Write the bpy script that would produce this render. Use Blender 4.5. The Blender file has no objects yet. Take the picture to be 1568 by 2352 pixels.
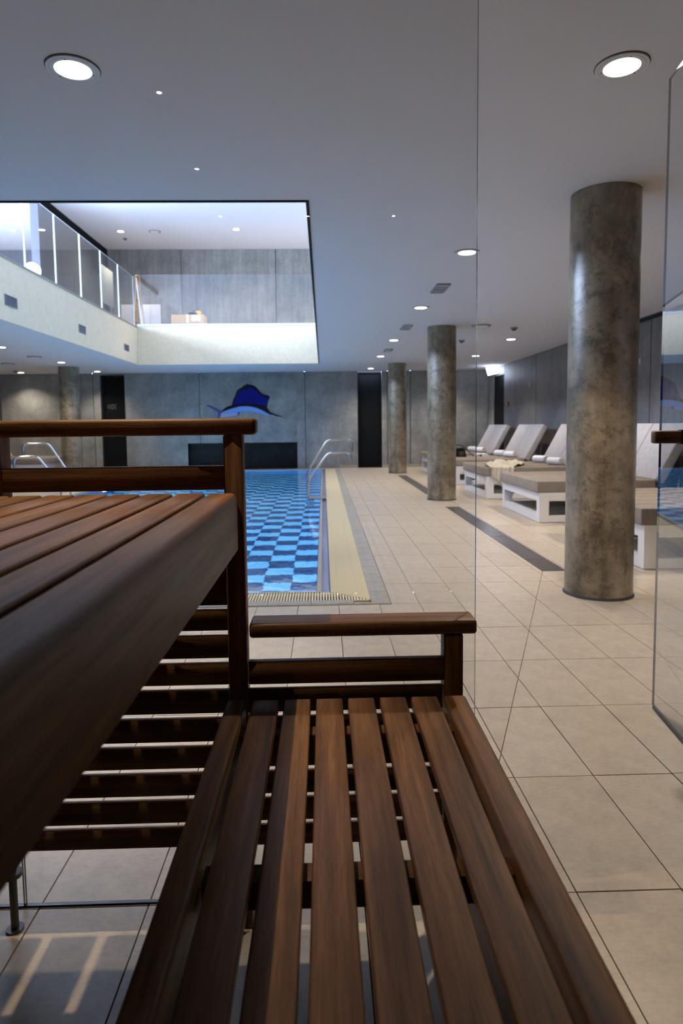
import bpy, bmesh, math, random
from mathutils import Vector, Matrix
random.seed(7)
C = bpy.context.scene.collection
S = bpy.context.scene
PI = math.pi

# ---------------------------------------------------------------- camera
cam_d = bpy.data.cameras.new('camera')
cam = bpy.data.objects.new('camera', cam_d); C.objects.link(cam); S.camera = cam
cam_d.sensor_fit = 'HORIZONTAL'; cam_d.sensor_width = 36.0
cam_d.lens = 1488.64/1568*36
cam_d.shift_y = -(1176-1096.48)/1568
cam_d.clip_start = 0.02; cam_d.clip_end = 200
_r = Vector((0.99954475, -0.02792068, -0.01143338))
_u = Vector((0.01360446, 0.07884983, 0.99679367))
_w = Vector((0.02692963, 0.99649543, -0.07919378))
cam.matrix_world = Matrix(((_r.x, _u.x, -_w.x, 0), (_r.y, _u.y, -_w.y, 0), (_r.z, _u.z, -_w.z, 1.3215), (0, 0, 0, 1)))
cam_d.dof.use_dof = True; cam_d.dof.focus_distance = 1.75; cam_d.dof.aperture_fstop = 7.5

# ---------------------------------------------------------------- sky, exposure
world = bpy.data.worlds.new('sky'); S.world = world; world.use_nodes = True
wn = world.node_tree.nodes['Background']
wn.inputs[0].default_value = (0.56, 0.70, 1.0, 1); wn.inputs[1].default_value = 120.0
S.view_settings.view_transform = 'Standard'; S.view_settings.look = 'None'
S.view_settings.gamma = 1; S.view_settings.use_curve_mapping = False
S.view_settings.exposure = 0.0
S.cycles.use_denoising = True
S.cycles.max_bounces = 10; S.cycles.diffuse_bounces = 4; S.cycles.glossy_bounces = 5
S.cycles.transmission_bounces = 6; S.cycles.transparent_max_bounces = 16
S.cycles.sample_clamp_indirect = 4.0; S.cycles.caustics_reflective = False; S.cycles.caustics_refractive = True
S.cycles.blur_glossy = 0.5
HALL_W = 230.0      # each downlight of the pool hall
LED_W = 1.0         # each small spotlight of the sauna
WARM = (1.0, 0.86, 0.69)

# ---------------------------------------------------------------- materials
def nt(name):
    m = bpy.data.materials.new(name); m.use_nodes = True
    n = m.node_tree.nodes; l = m.node_tree.links
    return m, n, l, n['Principled BSDF']
def plain(name, col, rough=.5, metal=0, emit=None, es=0, spec=.5):
    m, n, l, b = nt(name)
    b.inputs['Base Color'].default_value = (*col, 1); b.inputs['Roughness'].default_value = rough
    b.inputs['Metallic'].default_value = metal; b.inputs['Specular IOR Level'].default_value = spec
    if emit: b.inputs['Emission Color'].default_value = (*emit, 1); b.inputs['Emission Strength'].default_value = es
    return m
def ramp(n, l, src, stops):
    r = n.new('ShaderNodeValToRGB'); e = r.color_ramp.elements
    while len(e) < len(stops): e.new(.5)
    for k, (p, c) in enumerate(stops): e[k].position = p; e[k].color = (*c, 1)
    l.new(src, r.inputs[0]); return r
def noise(n, l, vec, scale, detail=4, rough=.6):
    t = n.new('ShaderNodeTexNoise'); t.inputs['Scale'].default_value = scale
    t.inputs['Detail'].default_value = detail; t.inputs['Roughness'].default_value = rough
    if vec is not None: l.new(vec, t.inputs['Vector'])
    return t
def mapping(n, l, sc, loc=(0, 0, 0), kind='Object', rnd=False):
    tc = n.new('ShaderNodeTexCoord'); mp = n.new('ShaderNodeMapping')
    mp.inputs['Scale'].default_value = sc; mp.inputs['Location'].default_value = loc
    l.new(tc.outputs[kind], mp.inputs['Vector'])
    if not rnd: return mp.outputs[0]
    oi = n.new('ShaderNodeObjectInfo'); ml = n.new('ShaderNodeVectorMath'); ml.operation = 'SCALE'
    cx = n.new('ShaderNodeCombineXYZ')
    l.new(oi.outputs['Random'], cx.inputs[0]); l.new(oi.outputs['Random'], cx.inputs[1]); l.new(oi.outputs['Random'], cx.inputs[2])
    l.new(cx.outputs[0], ml.inputs[0]); ml.inputs['Scale'].default_value = 37.0
    ad = n.new('ShaderNodeVectorMath'); ad.operation = 'ADD'
    l.new(mp.outputs[0], ad.inputs[0]); l.new(ml.outputs[0], ad.inputs[1])
    return ad.outputs[0]
def bump(n, l, b, h, strength, dist=.01):
    bp = n.new('ShaderNodeBump'); bp.inputs['Strength'].default_value = strength; bp.inputs['Distance'].default_value = dist
    l.new(h, bp.inputs['Height']); l.new(bp.outputs[0], b.inputs['Normal'])
def mix(n, l, a, b_, f, mode='MIX'):
    x = n.new('ShaderNodeMix'); x.data_type = 'RGBA'; x.blend_type = mode
    for s, v in ((x.inputs[6], a), (x.inputs[7], b_)):
        if isinstance(v, tuple): s.default_value = (*v, 1)
        else: l.new(v, s)
    if isinstance(f, float): x.inputs[0].default_value = f
    else: l.new(f, x.inputs[0])
    return x.outputs[2]

def wood_mat(name, axis, dark=(.055, .023, .008), light=(.31, .160, .070), rough=.48):
    """Oiled tropical hardwood, grain along the given axis of the object's own frame."""
    m, n, l, b = nt(name)
    sc = [38, 38, 38]; sc[axis] = 1.6
    v = mapping(n, l, sc, rnd=True)
    g = noise(n, l, v, 1.0, 6, .62)
    sc2 = [260, 260, 260]; sc2[axis] = 14
    v2 = mapping(n, l, sc2, rnd=True)
    g2 = noise(n, l, v2, 1.0, 3, .7)
    sc3 = [5, 5, 5]; sc3[axis] = .7
    v3 = mapping(n, l, sc3, rnd=True)
    g3 = noise(n, l, v3, 1.0, 2, .5)
    r = ramp(n, l, g.outputs[0], [(.30, dark), (.52, tuple((a+c)/2 for a, c in zip(dark, light))), (.70, light)])
    r2 = ramp(n, l, g2.outputs[0], [(.33, (.45, .42, .40)), (.6, (1, 1, 1))])
    c1 = mix(n, l, r.outputs[0], r2.outputs[0], .55, 'MULTIPLY')
    r3 = ramp(n, l, g3.outputs[0], [(.3, (.72, .68, .66)), (.7, (1.15, 1.12, 1.1))])
    c2 = mix(n, l, c1, r3.outputs[0], .8, 'MULTIPLY')
    oi = n.new('ShaderNodeObjectInfo')
    r4 = ramp(n, l, oi.outputs['Random'], [(0, (.78, .74, .72)), (1, (1.15, 1.12, 1.1))])
    c3 = mix(n, l, c2, r4.outputs[0], .8, 'MULTIPLY')
    l.new(c3, b.inputs['Base Color']); b.inputs['Roughness'].default_value = rough
    b.inputs['Specular IOR Level'].default_value = .25
    bump(n, l, b, g2.outputs[0], .25, .0015)
    return m
WOODX = wood_mat('wood_grain_x', 0); WOODY = wood_mat('wood_grain_y', 1); WOODZ = wood_mat('wood_grain_z', 2)
DARKWOOD = wood_mat('dark_wall_wood', 1, (.03, .014, .008), (.09, .045, .024), .6)

def tile_mat(name, base, var=.12, rough=.32, grain=1.0):
    m, n, l, b = nt(name)
    v = mapping(n, l, (1, 1, 1), kind='Object', rnd=False)
    g = noise(n, l, v, 9, 6, .7)
    sc = mapping(n, l, (30, 90, 30)); g2 = noise(n, l, sc, 1.0, 5, .75)
    lo = tuple(c*(1-var) for c in base); hi = tuple(min(1, c*(1+var)) for c in base)
    r = ramp(n, l, g.outputs[0], [(.35, lo), (.65, hi)])
    r2 = ramp(n, l, g2.outputs[0], [(.30, (.80, .79, .77)), (.55, (1, 1, 1))])
    c = mix(n, l, r.outputs[0], r2.outputs[0], .7, 'MULTIPLY')
    oi = n.new('ShaderNodeObjectInfo')
    r4 = ramp(n, l, oi.outputs['Random'], [(0, (.94, .93, .92)), (1, (1.03, 1.03, 1.03))])
    c = mix(n, l, c, r4.outputs[0], 1.0, 'MULTIPLY')
    l.new(c, b.inputs['Base Color']); b.inputs['Roughness'].default_value = rough
    b.inputs['Specular IOR Level'].default_value = .4
    bump(n, l, b, g2.outputs[0], .12*grain, .002)
    return m
TILE = tile_mat('beige_stone_tile', (.47, .40, .315))
GREYTILE = tile_mat('grey_border_tile', (.33, .31, .27), rough=.4)
GROUT = plain('grout', (.16, .135, .11), .9)
DRAINM = tile_mat('dark_drain_stone', (.085, .072, .07), .25, .25)

def concrete_mat(name, lo, hi, rough=.55, streak=True, holes=True, scale=1.0, spec=.5, bstr=.25, blot=0):
    m, n, l, b = nt(name)
    v = mapping(n, l, (1, 1, 1))
    g = noise(n, l, v, 1.6*scale, 8, .68)
    r = ramp(n, l, g.outputs[0], [(.30, lo), (.70, hi)])
    c = r.outputs[0]
    g1 = noise(n, l, v, 14*scale, 6, .75)
    r1 = ramp(n, l, g1.outputs[0], [(.28, (.50, .48, .45)), (.48, (1, 1, 1)), (.75, (1.12, 1.1, 1.08))])
    c = mix(n, l, c, r1.outputs[0], .8, 'MULTIPLY')
    if streak:
        vs = mapping(n, l, (9, 9, .5)); gs = noise(n, l, vs, 1.0, 5, .7)
        rs = ramp(n, l, gs.outputs[0], [(.32, (.55, .54, .54)), (.6, (1.05, 1.05, 1.05))])
        c = mix(n, l, c, rs.outputs[0], .65, 'MULTIPLY')
    if blot:
        gb = noise(n, l, v, 6.5, 9, .8); rb = ramp(n, l, gb.outputs[0], [(.40, (.34, .30, .26)), (.50, (1, 1, 1)), (.68, (1.25, 1.22, 1.2))])
        c = mix(n, l, c, rb.outputs[0], blot, 'MULTIPLY')
        gp = noise(n, l, v, 60, 2, .5); rp = ramp(n, l, gp.outputs[0], [(.27, (.15, .13, .1)), (.31, (1, 1, 1))])
        c = mix(n, l, c, rp.outputs[0], .8, 'MULTIPLY')
    if holes:
        vo = n.new('ShaderNodeTexVoronoi'); vo.inputs['Scale'].default_value = 7.0*scale
        l.new(v, vo.inputs['Vector'])
        rh = ramp(n, l, vo.outputs['Distance'], [(.035, (.12, .11, .10)), (.07, (1, 1, 1))])
        c = mix(n, l, c, rh.outputs[0], .9, 'MULTIPLY')
    l.new(c, b.inputs['Base Color']); b.inputs['Roughness'].default_value = rough
    b.inputs['Specular IOR Level'].default_value = spec
    bump(n, l, b, g1.outputs[0], bstr, .006)
    return m
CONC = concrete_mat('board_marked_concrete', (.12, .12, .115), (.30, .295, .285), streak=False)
CONCU = concrete_mat('upper_concrete', (.105, .105, .095), (.215, .21, .19))
CONCK = plain('core_wall_dark_grey', (.045, .048, .055), .6)
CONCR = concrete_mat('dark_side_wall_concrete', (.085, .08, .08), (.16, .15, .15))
COLM = concrete_mat('column_concrete', (.085, .066, .042), (.36, .295, .21), .30, True, True, 1.7, .6, .3, .75)
CEIL = plain('ceiling_paint', (.80, .78, .79), .9, spec=.2)
CREAM = tile_mat('cream_wall_covering', (.86, .72, .50), .05, .6, .3)
WHITEP = plain('white_plaster', (.78, .78, .80), .85)
BLACK = plain('black_matt', (.004, .004, .0045), .7, spec=.08)
BLACKG = plain('black_gloss', (.006, .006, .007), .3, spec=.15)
STEEL = plain('polished_steel', (.72, .72, .74), .12, 1)
WHITEL = plain('white_lacquer', (.80, .79, .80), .35)
LAMPW = plain('downlight_trim_white', (.86, .85, .83), .5)
LENS = plain('downlight_lens', (.9, .9, .9), .4, emit=(1.0, .90, .74), es=16)
LEDM = plain('small_spot_lens', (.9, .9, .9), .4, emit=(1.0, .95, .86), es=260)
EMERG = plain('emergency_lamp_lens', (.9, .9, .9), .4, emit=(.72, .80, 1.0), es=9)
DARKGREY = plain('dark_grey', (.06, .06, .065), .6)
MIDGREY = plain('mid_grey', (.22, .23, .25), .55)
RED = plain('red_plastic', (.20, .015, .012), .4)
SCREW = plain('screw_dark', (.05, .05, .05), .4, .6)

def fabric_mat(name, col, sc=900):
    m, n, l, b = nt(name)
    v = mapping(n, l, (1, 1, 1)); g = noise(n, l, v, 14, 4, .6); g2 = noise(n, l, v, sc, 2, .5)
    r = ramp(n, l, g.outputs[0], [(.3, tuple(c*.9 for c in col)), (.7, tuple(c*1.08 for c in col))])
    l.new(r.outputs[0], b.inputs['Base Color']); b.inputs['Roughness'].default_value = .9
    b.inputs['Specular IOR Level'].default_value = .2
    bump(n, l, b, g2.outputs[0], .3, .002)
    return m
SEATF = fabric_mat('taupe_seat_fabric', (.245, .205, .17))
BACKF = fabric_mat('grey_backrest_fabric', (.36, .335, .335))
TOWELM = fabric_mat('white_towelling', (.82, .82, .84))
TOWELIN = fabric_mat('towel_shadow_band', (.42, .38, .37))
KNIT = fabric_mat('cream_knit', (.60, .55, .46), 400)
BAGM = fabric_mat('black_bag_fabric', (.012, .010, .010))
CARD = plain('cardboard', (.40, .27, .15), .8)
PINE = wood_mat('pine_ladder_wood', 2, (.38, .22, .10), (.60, .40, .22), .6)

def pane_mat(name, tint=(.965, .975, .98), ior=1.5):
    """Thin clear architectural glass: straight transmission plus Fresnel mirror reflection."""
    m = bpy.data.materials.new(name); m.use_nodes = True
    n = m.node_tree.nodes; l = m.node_tree.links; n.clear()
    o = n.new('ShaderNodeOutputMaterial'); t = n.new('ShaderNodeBsdfTransparent'); t.inputs[0].default_value = (*tint, 1)
    g = n.new('ShaderNodeBsdfGlossy'); g.inputs['Roughness'].default_value = 0.0; g.inputs['Color'].default_value = (1, 1, 1, 1)
    f = n.new('ShaderNodeFresnel'); f.inputs['IOR'].default_value = ior
    ge = n.new('ShaderNodeNewGeometry'); inv = n.new('ShaderNodeMath'); inv.operation = 'SUBTRACT'; inv.inputs[0].default_value = 1
    l.new(ge.outputs['Backfacing'], inv.inputs[1])
    mu = n.new('ShaderNodeMath'); mu.operation = 'MULTIPLY'; l.new(f.outputs[0], mu.inputs[0]); l.new(inv.outputs[0], mu.inputs[1])
    m2 = n.new('ShaderNodeMath'); m2.operation = 'MULTIPLY'; m2.inputs[1].default_value = 1.8; m2.use_clamp = True
    l.new(mu.outputs[0], m2.inputs[0])
    x = n.new('ShaderNodeMixShader'); l.new(m2.outputs[0], x.inputs[0]); l.new(t.outputs[0], x.inputs[1]); l.new(g.outputs[0], x.inputs[2])
    l.new(x.outputs[0], o.inputs[0]); return m
PANE = pane_mat('clear_glass')
EDGE = plain('glass_edge', (.05, .06, .075), .2)
EDGEW = plain('glass_edge_bright', (.75, .84, .95), .3)  # light caught by the balustrade edges, put into their colour

# water surface: real refraction, very light ripples
m, n, l, b = nt('pool_water')
b.inputs['Base Color'].default_value = (.80, .93, 1, 1); b.inputs['Roughness'].default_value = 0.0
b.inputs['IOR'].default_value = 1.33; b.inputs['Transmission Weight'].default_value = 1.0
v = mapping(n, l, (1, 1, 1)); g = noise(n, l, v, 3.2, 3, .55); bump(n, l, b, g.outputs[0], .11, .05)
WATER = m
m, n, l, b = nt('pool_tile_light'); b.inputs['Base Color'].default_value = (.33, .72, .92, 1); b.inputs['Roughness'].default_value = .5; POOLL = m
m, n, l, b = nt('pool_tile_dark'); b.inputs['Base Color'].default_value = (.006, .03, .095, 1); b.inputs['Roughness'].default_value = .5; POOLD = m
POOLW = plain('pool_wall_blue', (.10, .34, .70), .5)
NAVY = plain('pool_edge_navy_tile', (.02, .045, .13), .3)
CHANNEL = plain('overflow_channel', (.25, .28, .42), .12)
GRATE = plain('cream_grating', (.72, .62, .40), .5)
POOLLAMP = plain('pool_lamp_lens', (.9, .9, 1), .4, emit=(.62, .85, 1), es=30)

# ---------------------------------------------------------------- helpers
def tag(o, label=None, cat=None, group=None, kind=None):
    if label: o['label'] = label
    if cat: o['category'] = cat
    if group: o['group'] = group
    if kind: o['kind'] = kind
    return o
def link(name, me, parent=None, loc=None):
    o = bpy.data.objects.new(name, me); C.objects.link(o)
    if parent: o.parent = parent
    if loc is not None: o.location = loc
    return o
def to_mesh(name, bm, mats, smooth=False):
    me = bpy.data.meshes.new(name); bm.normal_update(); bm.to_mesh(me); bm.free()
    for mm in (mats if isinstance(mats, (list, tuple)) else [mats]): me.materials.append(mm)
    if smooth:
        for p in me.polygons: p.use_smooth = True
        me.set_sharp_from_angle(angle=math.radians(38))
    return me
def addbox(bm, lo, hi, mi=0, M=None):
    vs = [bm.verts.new((x, y, z)) for z in (lo[2], hi[2]) for y in (lo[1], hi[1]) for x in (lo[0], hi[0])]
    fs = [(0, 2, 3, 1), (4, 5, 7, 6), (0, 1, 5, 4), (2, 6, 7, 3), (0, 4, 6, 2), (1, 3, 7, 5)]
    out = []
    for f in fs:
        q = bm.faces.new([vs[i] for i in f]); q.material_index = mi; out.append(q)
    if M is not None: bmesh.ops.transform(bm, matrix=M, verts=vs)
    return vs, out
def bevel(bm, w, seg=2, edges=None):
    bmesh.ops.bevel(bm, geom=list(edges if edges is not None else bm.edges), offset=w, segments=seg, profile=.5, affect='EDGES')
def box(name, lo, hi, mat, parent=None, bev=0, seg=2, origin=None, smooth=None):
    """A box whose object origin sits at its own centre (so that grain and noise vary per piece)."""
    c = origin if origin is not None else tuple((a+b_)/2 for a, b_ in zip(lo, hi))
    bm = bmesh.new(); addbox(bm, tuple(a-k for a, k in zip(lo, c)), tuple(a-k for a, k in zip(hi, c)))
    if bev: bevel(bm, bev, seg)
    return link(name, to_mesh(name, bm, mat, bool(bev)), parent, c)
def worldbox(bm, lo, hi, mi=0): addbox(bm, lo, hi, mi)
def obj(name, bm, mat, parent=None, smooth=False, loc=None): return link(name, to_mesh(name, bm, mat, smooth), parent, loc)
def empty(name, loc=(0, 0, 0), rz=0):
    o = bpy.data.objects.new(name, None); C.objects.link(o); o.location = loc; o.rotation_euler = (0, 0, rz)
    o.empty_display_size = .1; return o
def struct(name, bm, mat, parent=None): return tag(obj(name, bm, mat, parent), kind='structure')
def tube(bm, pts, rad, seg=12, cap=True):
    pts = [Vector(p) for p in pts]; rings = []
    prev = None
    for i, p in enumerate(pts):
        d = (pts[min(i+1, len(pts)-1)]-pts[max(i-1, 0)]).normalized()
        if prev is None:
            a = d.orthogonal().normalized()
        else:
            a = (prev-d*prev.dot(d)).normalized()
        prev = a; b_ = d.cross(a)
        rings.append([bm.verts.new(p+(a*math.cos(t)+b_*math.sin(t))*rad) for t in [2*PI*k/seg for k in range(seg)]])
    for r0, r1 in zip(rings, rings[1:]):
        for k in range(seg): bm.faces.new((r0[k], r0[(k+1) % seg], r1[(k+1) % seg], r1[k]))
    if cap: bm.faces.new(rings[0][::-1]); bm.faces.new(rings[-1])
def smoothpath(pts, rad, n_=6):
    """Round the corners of a polyline."""
    out = [Vector(pts[0])]
    for a, b_, c in zip(pts, pts[1:], pts[2:]):
        a, b_, c = Vector(a), Vector(b_), Vector(c)
        d1 = (a-b_); d2 = (c-b_); r1 = min(rad, d1.length*.49); r2 = min(rad, d2.length*.49)
        p0 = b_+d1.normalized()*r1; p2 = b_+d2.normalized()*r2
        for k in range(n_+1):
            t = k/n_; out.append(p0*(1-t)**2+b_*2*t*(1-t)+p2*t*t)
    out.append(Vector(pts[-1])); return out
def cyl(bm, c, r, h, seg=32, r2=None, mi=0):
    """Vertical cylinder standing on c."""
    r2 = r if r2 is None else r2
    lo = [bm.verts.new((c[0]+r*math.cos(t), c[1]+r*math.sin(t), c[2])) for t in [2*PI*k/seg for k in range(seg)]]
    hi = [bm.verts.new((c[0]+r2*math.cos(t), c[1]+r2*math.sin(t), c[2]+h)) for t in [2*PI*k/seg for k in range(seg)]]
    for k in range(seg):
        f = bm.faces.new((lo[k], lo[(k+1) % seg], hi[(k+1) % seg], hi[k])); f.material_index = mi
    bm.faces.new(lo[::-1]).material_index = mi; bm.faces.new(hi).material_index = mi
def ring(bm, c, r0, r1, z0, z1, seg=40):
    v = [[bm.verts.new((c[0]+r*math.cos(t), c[1]+r*math.sin(t), z)) for t in [2*PI*k/seg for k in range(seg)]]
         for r, z in ((r0, z0), (r1, z0), (r1, z1), (r0, z1))]
    for a in range(4):
        A, B = v[a], v[(a+1) % 4]
        for k in range(seg): bm.faces.new((A[k], B[k], B[(k+1) % seg], A[(k+1) % seg]))
    bmesh.ops.recalc_face_normals(bm, faces=bm.faces)
def prism(bm, poly, axis, t0, t1, mi=0):
    """Extrude a polygon given in the two other axes along `axis` from t0 to t1."""
    def P(a, b_, t):
        return {0: (t, a, b_), 1: (a, t, b_), 2: (a, b_, t)}[axis]
    A = [bm.verts.new(P(a, b_, t0)) for a, b_ in poly]; B = [bm.verts.new(P(a, b_, t1)) for a, b_ in poly]
    fs = [bm.faces.new(A), bm.faces.new(B[::-1])]
    k = len(poly)
    for i in range(k): fs.append(bm.faces.new((A[i], B[i], B[(i+1) % k], A[(i+1) % k])))
    for f in fs: f.material_index = mi
    bmesh.ops.recalc_face_normals(bm, faces=fs)
def copy_tree(o, parent=None):
    c = o.copy(); C.objects.link(c)
    if parent: c.parent = parent
    for ch in o.children: copy_tree(ch, c)
    return c

# ---------------------------------------------------------------- dimensions of the hall (metres)
CZ = 3.02            # hall ceiling
XR, XL, YF, YB = 5.2, -10.3, 1.745, 20.4
VX0, VX1, VY0, VY1 = -4.954, -0.098, 5.05, 17.78    # ceiling void over the pool
UZ, UC = 3.99, 6.75  # upper floor, upper ceiling
UXL = -11.0
PX0, PX1, PY0, PY1 = -4.99, -0.07, 5.13, 19.93      # pool water
SX0, SX1, SY0 = -2.0, 1.55, -1.6                    # sauna cabin
SZ = 2.62

# ---------------------------------------------------------------- floor
bm = bmesh.new()
G = -.012
BX0, BX1, BY0 = -5.55, .487, 4.70     # outer line of the pool surround
worldbox(bm, (XL, SY0, -.25), (BX0, YB, G)); worldbox(bm, (BX1, SY0, -.25), (XR, YB, G))
worldbox(bm, (BX0, SY0, -.25), (BX1, BY0, G)); worldbox(bm, (BX0, PY1+.12, -.25), (BX1, YB, G)); worldbox(bm, (XL, YB, -.25), (XR+.4, YB+.4, G)); worldbox(bm, (XR, YF, -.25), (XR+.4, YB, G))
floor = struct('floor', bm, GROUT)
DRAINS = [(1.95, 5.68, 2.17, 10.35), (1.95, 12.3, 2.17, 17.05)]
DIA = ((1.947, 5.68), (.66, 2.40))    # the cut joint that runs from the drain towards the sauna
def clip(poly, nx, ny, d):
    out = []
    for i in range(len(poly)):
        a, b_ = poly[i], poly[(i+1) % len(poly)]
        da, db = a[0]*nx+a[1]*ny-d, b_[0]*nx+b_[1]*ny-d
        if da >= 0: out.append(a)
        if da*db < 0:
            t = da/(da-db); out.append((a[0]+(b_[0]-a[0])*t, a[1]+(b_[1]-a[1])*t))
    return out
def cut_rect(polys, x0, y0, x1, y1):
    out = []
    for p in polys:
        L = clip(p, -1, 0, -x0); R = clip(p, 1, 0, x1); M = clip(clip(p, 1, 0, x0), -1, 0, -x1)
        B_ = clip(M, 0, -1, -y0) if len(M) > 2 else []; T = clip(M, 0, 1, y1) if len(M) > 2 else []
        out += [q for q in (L, R, B_, T) if len(q) > 2]
    return out
def area(p): return abs(sum(p[i][0]*p[(i+1) % len(p)][1]-p[(i+1) % len(p)][0]*p[i][1] for i in range(len(p))))/2
TX0, TY0, TW, TD, JG = .697, 1.715, .30, .60, .0022
dn = Vector((DIA[1][1]-DIA[0][1], -(DIA[1][0]-DIA[0][0]))).normalized(); dd = dn.x*DIA[0][0]+dn.y*DIA[0][1]
tiles = []
for j in range(-6, 32):
    for i in range(-37, 16):
        x0, y0 = TX0+i*TW, TY0+j*TD
        lo = (max(x0+JG, XL), max(y0+JG, SY0)); hi = (min(x0+TW-JG, XR), min(y0+TD-JG, YB))
        if hi[0]-lo[0] < .02 or hi[1]-lo[1] < .02: continue
        ps = [[(lo[0], lo[1]), (hi[0], lo[1]), (hi[0], hi[1]), (lo[0], hi[1])]]
        ps = cut_rect(ps, BX0-.003, BY0-.003, BX1+.003, PY1+.12)
        for d_ in DRAINS: ps = cut_rect(ps, d_[0]-.004, d_[1]-.004, d_[2]+.004, d_[3]+.004)
        if DIA[1][1] < y0+TD*.75 and y0 < DIA[0][1]:
            q = []
            for p in ps:
                a = clip(p, dn.x, dn.y, dd+.002); b_ = clip(p, -dn.x, -dn.y, -(dd-.002))
                q += [k for k in (a, b_) if len(k) > 2 and area(k) > 4e-4]
            ps = q
        for p in ps:
            if area(p) < 6e-4: continue
            cx = sum(a[0] for a in p)/len(p); cy = sum(a[1] for a in p)/len(p)
            seen = cy > 1.5 and (-.53*cy < cx < .585*cy+.2)
            tiles.append((0 if seen else 1, cy, p, (cx, cy)))
tiles.sort(key=lambda t: (t[0], t[1]))
rest = bmesh.new(); cache = {}
for k, (s_, cy, p, c) in enumerate(tiles):
    lift = random.uniform(-.0006, .0006)
    if k < 290 and s_ == 0:
        key = tuple((round(a[0]-c[0], 3), round(a[1]-c[1], 3)) for a in p)
        if key not in cache:
            b2 = bmesh.new(); prism(b2, [(a[0]-c[0], a[1]-c[1]) for a in p], 2, G-.002, 0); cache[key] = to_mesh('floor_tile', b2, TILE)
        link('floor_tile', cache[key], floor, (c[0], c[1], lift))
    else:
        prism(rest, p, 2, G-.002, lift)
tag(obj('tile_field', rest, TILE, floor), kind='stuff')

# drains with dark stone covers
for k, (x0, y0, x1, y1) in enumerate(DRAINS):
    e = empty('floor_drain', ((x0+x1)/2, y0, 0))
    tag(e, ['dark slot drain strip in the floor beside the nearest round column', 'dark slot drain strip in the floor between the middle and farthest columns'][k], 'drain', 'floor drains by the columns')
    cs = [y0, y0+.55, y0+1.85, y0+3.2, y1] if k == 0 else [y0, y0+1.3, y0+2.6, y0+3.9, y1]
    for a, b_ in zip(cs, cs[1:]):
        box('drain_cover', (x0+.006, a+.008, G-.01), (x1-.006, b_-.008, -.002), DRAINM, e, .002, 1).location -= Vector(e.location)
    b2 = bmesh.new(); worldbox(b2, (x0-(x0+x1)/2, 0, G-.02), (x1-(x0+x1)/2, y1-y0, G-.004)); obj('drain_bed', b2, plain('drain_bed', (.30, .27, .24), .6), e)

# ---------------------------------------------------------------- ceiling with the void, upper floor
bm = bmesh.new()
worldbox(bm, (XL, YF, CZ), (XR, VY0, UZ)); worldbox(bm, (XL, VY1, CZ), (XR, YB, UZ))
worldbox(bm, (XL, VY0, CZ), (VX0, VY1, UZ)); worldbox(bm, (VX1, VY0, CZ), (XR, VY1, UZ))
ceiling = struct('ceiling', bm, CEIL)
bm = bmesh.new(); worldbox(bm, (UXL-.2, YF-.2, UC), (XR+.2, YB+.2, UC+.2)); struct('ceiling_upper', bm, plain('upper_ceiling_paint', (.80, .79, .80), .9, spec=.2))
bm = bmesh.new(); worldbox(bm, (UXL, YF, UZ-.2), (XL, YB, UZ)); struct('floor_upper', bm, plain('upper_floor_grey', (.30, .30, .32), .4))
# cream lining of the void, left and far side, with pale ledge caps
bm = bmesh.new(); worldbox(bm, (VX0, VY0, CZ-.001), (VX0+.02, VY1, UZ)); wl = struct('trim_1', bm, CREAM)
bm = bmesh.new(); worldbox(bm, (VX0+.02, VY1-.02, CZ-.001), (VX1, VY1, 4.035)); struct('trim_2', bm, CREAM)
bm = bmesh.new(); worldbox(bm, (VX0+.02, VY1-.05, 4.035), (VX1, VY1+.02, 4.09)); struct('trim_3', bm, WHITEP)
bm = bmesh.new(); worldbox(bm, (VX0-.02, VY0, UZ), (VX0+.035, VY1-.05, UZ+.03)); struct('trim_4', bm, plain('ledge_grey_green', (.30, .30, .25), .6))
bm = bmesh.new(); worldbox(bm, (VX1-.012, VY0, CZ-.012), (VX1+.012, VY1-.02, CZ+.9)); struct('trim_5', bm, BLACK)
bm = bmesh.new(); worldbox(bm, (VX0, VY0-.012, CZ-.010), (VX1+.012, VY0+.012, CZ+.9)); struct('trim_6', bm, BLACK)

# ---------------------------------------------------------------- walls: concrete panels with recessed joints
def panel_wall(name, plane, pos, thick, cuts, zs, mat, backmat, holes=()):
    """plane 'y' or 'x'; cuts along the wall; zs heights; panels stand 12 mm proud of the joint bed."""
    b2 = bmesh.new(); jw = .012
    root = None
    rs = [[(cuts[0], zs[0]), (cuts[-1], zs[0]), (cuts[-1], zs[-1]), (cuts[0], zs[-1])]]
    for h in holes: rs = cut_rect(rs, *h)
    for p in rs: prism(b2, p, 1 if plane == 'y' else 0, pos+.014, pos+thick)
    root = struct(name, b2, backmat)
    for a, b_ in zip(cuts, cuts[1:]):
        for z0, z1 in zip(zs, zs[1:]):
            rs = [[(a+jw, z0), (b_-jw, z0), (b_-jw, z1), (a+jw, z1)]]
            for h in holes: rs = cut_rect(rs, *h)
            for p in rs:
                if area(p) < .01: continue
                cx = sum(q[0] for q in p)/len(p); cz = sum(q[1] for q in p)/len(p)
                b3 = bmesh.new()
                prism(b3, [(q[0]-cx, q[1]-cz) for q in p], 1 if plane == 'y' else 0, 0, .02)
                link('concrete_panel', to_mesh('concrete_panel', b3, mat), root, (cx, pos, cz) if plane == 'y' else (pos, cx, cz))
    return root
JOINT = plain('joint_dark', (.035, .035, .036), .8)
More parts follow.
